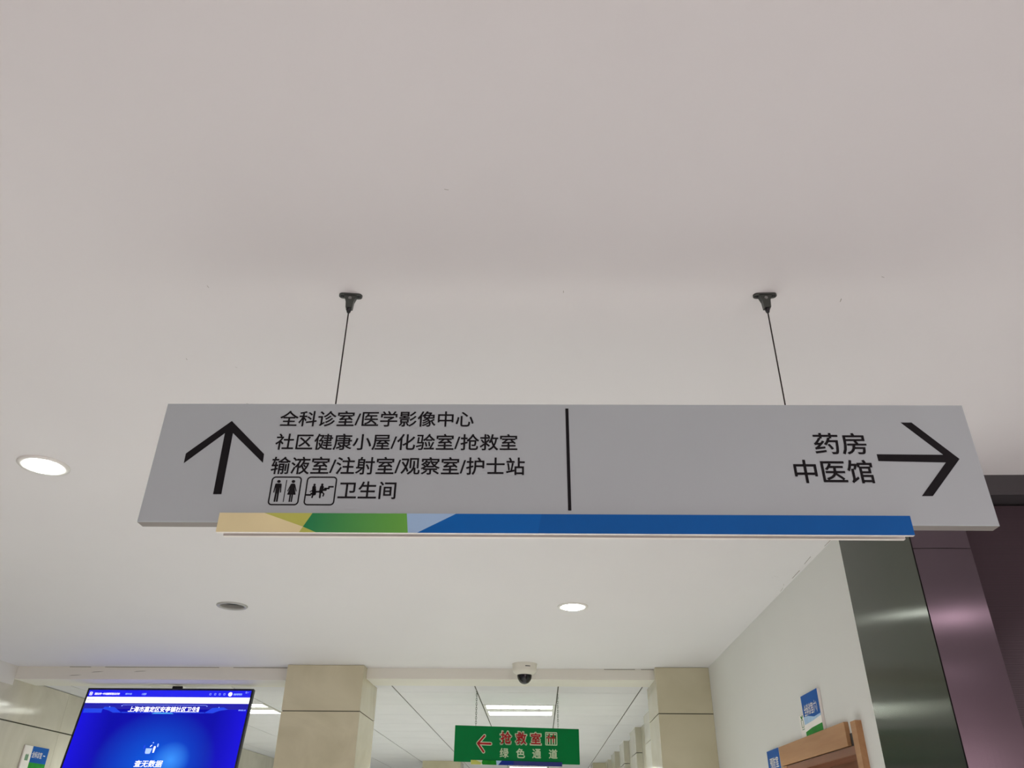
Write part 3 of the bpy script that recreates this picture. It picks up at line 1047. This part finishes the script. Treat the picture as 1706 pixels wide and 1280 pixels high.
MB().text('模块列表 ×', (-0.5736, -0.5060, -0.0860, -0.0745), yb).build('lettering', INKB, screen, label='tiny grey words on the white bar')
mt = MB()
mt.box(-0.012, 0.075, 0.034, 0.056, -0.32, -0.02)
mt.box(-0.010, 0.060, 0.036, 0.052, -0.10, 0.0285)
mt.build('mount', BLACKM, tv)

# ------------------------------------------------------------------ door in the white wall
dr = thing('door_1', 'brown wooden door with a raised head board in the white side wall', 'door', (XW, DY0, 0))
dr['kind'] = 'structure'


def dbox(x0, x1, y0, y1, z0, z1, mi=0, m=None):
    return (m or MB()).box(x0-XW, x1-XW, y0-DY0, y1-DY0, z0, z1, mi)


dbox(XW-0.016, XW+0.0, 3.165, 4.075, CZ+0.312, CZ+0.393).build('head_board', WOODL, dr)
dbox(XW-0.022, XW+0.0, 3.035, 3.085, 0.0, CZ+0.383).build('jamb', WOODL, dr)
dbox(XW-0.016, XW+0.0, 3.995, 4.075, 0.0, CZ+0.308).build('jamb', WOODL, dr)
ln = MB()
dbox(XW-0.012, XW+0.155, DY0-0.012, DY0+0.02, 0.0, DZ-0.002, 0, ln)
dbox(XW-0.012, XW+0.155, DY1-0.05, DY1, 0.0, DZ-0.002, 0, ln)
dbox(XW-0.012, XW+0.155, DY0+0.02, DY1-0.05, DZ-0.030, DZ-0.002, 0, ln)
ln.build('lining', WOODD, dr)
dbox(XW+0.075, XW+0.115, DY0+0.02, DY1-0.05, 0.005, DZ-0.030).build('leaf', WOODD, dr)
dbox(XW-0.006, XW+0.0, 3.09, 3.155, CZ+0.31, CZ+0.352).build('dark_hole', BLACKM, dr)  # black plate standing in for the dark hole in the gap

# ------------------------------------------------------------------ room signs
# right wall: local x runs towards -y (left to right for someone facing the wall), face at local y = 0


def room_sign(name, loc, rotz, label):
    return thing(name, label, 'sign', loc, (0, 0, rotz), 'blue room signs')


RZ = math.radians(-90)   # local x -> -y world, local -y (front) -> -x world
s1 = room_sign('room_sign', (XW, 3.637, CZ+0.392), RZ, 'blue and green room sign standing on the door head board')
w1, h1 = 0.226, 0.158
pn = MB()
pn.cbox(0, w1, -0.012, 0, 0.0, h1, 0.0008, 0)
pn.build('panel', [WHITEP], s1)
fc = MB()
yf = -0.0124
Q = lambda mb, pts, mi, y: mb.add([(a, y, b_) for a, b_ in pts], [tuple(range(len(pts)))], mi)
Q(fc, [(0, 0), (w1, 0), (w1, 0.030), (0.09, 0.026), (0, 0.018)], 1, yf)
Q(fc, [(0, 0.018), (0.09, 0.026), (w1, 0.030), (w1, 0.058), (0.12, 0.050), (0, 0.045)], 2, yf)
Q(fc, [(0, 0.045), (0.12, 0.050), (w1, 0.058), (w1, 0.066), (0.14, 0.062), (0.06, 0.074), (0, 0.076)], 3, yf)
Q(fc, [(0, 0.076), (0.06, 0.074), (0.14, 0.062), (w1, 0.066), (w1, h1), (0, h1)], 0, yf)
fc.build('face_print', [SIGNB, GRN2, WHITEP, SIGNLB], s1, label='blue sky and green meadow print')
MB().text('全科诊室', (0.022, 0.143, 0.076, 0.119), yf-0.0004, weight=0.02).text('(六)', (0.146, 0.196, 0.075, 0.120), yf-0.0004, weight=0.01).build('lettering', WHITEP, s1)
tb = MB().cbox(-0.085, -0.001, -0.007, 0, 0.0, 0.094, 0.003)
tb.build('logo_plate', [WHITEP], s1, label='white plate with a small green logo')
lg = MB()
lg.ring_rect(-0.060, -0.030, 0.040, 0.072, 0.004, 0.003, -0.0078, 0, 0)
lg.box(-0.060, -0.028, -0.0078, 0, 0.032, 0.035, 0)
lg.stroke([(-0.056, 0.084), (-0.045, 0.076), (-0.034, 0.086)], 0.007, -0.0078, 0, 1)
lg.build('logo', [GREYGRN, GRN2], s1)

s2 = room_sign('room_sign', (XW, 4.312, CZ+0.237), RZ, 'blue room sign at the bottom edge, beside the far jamb of the brown door')
w2, h2 = 0.218, 0.158
MB().cbox(0, w2, -0.012, 0, 0.0, h2, 0.0008, 0).build('panel', [WHITEP], s2)
fc = MB()
yf = -0.0124
Q(fc, [(0, 0.076), (0.06, 0.074), (0.14, 0.062), (w2, 0.066), (w2, h2), (0, h2)], 0, yf)
Q(fc, [(0, 0), (w2, 0), (w2, 0.066), (0.14, 0.062), (0.06, 0.074), (0, 0.076)], 1, yf)
fc.build('face_print', [SIGNB, GRN2], s2)
MB().text('预防室', (0.040, 0.190, 0.078, 0.124), yf-0.0004, weight=0.02).build('lettering', WHITEP, s2)

# left wall: local x runs towards +y, front faces +x
s3 = room_sign('room_sign', (XL, 5.965, CZ+0.355), math.radians(90), 'blue, green and white room sign on the left tiled wall')
w3, h3 = 0.31, 0.20
MB().cbox(0, w3, -0.012, 0, 0.0, h3, 0.003, 0).build('panel', [WHITEP], s3)
fc = MB()
yf = -0.0124
Q(fc, [(0.097, 0.096), (0.307, 0.096), (0.307, h3), (0.097, h3)], 0, yf)
Q(fc, [(0.097, 0.0), (0.307, 0.0), (0.307, 0.096), (0.097, 0.096)], 1, yf)
fc.build('face_print', [SIGNB, GRN2], s3)
MB().text('全科诊室', (0.108, 0.235, 0.128, 0.168), yf-0.0004, weight=0.02).box(0.250, 0.277, yf-0.0004, yf, 0.146, 0.151).build('lettering', WHITEP, s3)
lg = MB()
lg.prism([(0.030, 0.104), (0.070, 0.104), (0.070, 0.138), (0.058, 0.148), (0.052, 0.138), (0.040, 0.146), (0.030, 0.138)], -0.0126, -0.011, 0)
lg.build('logo', [GREYGRN], s3)
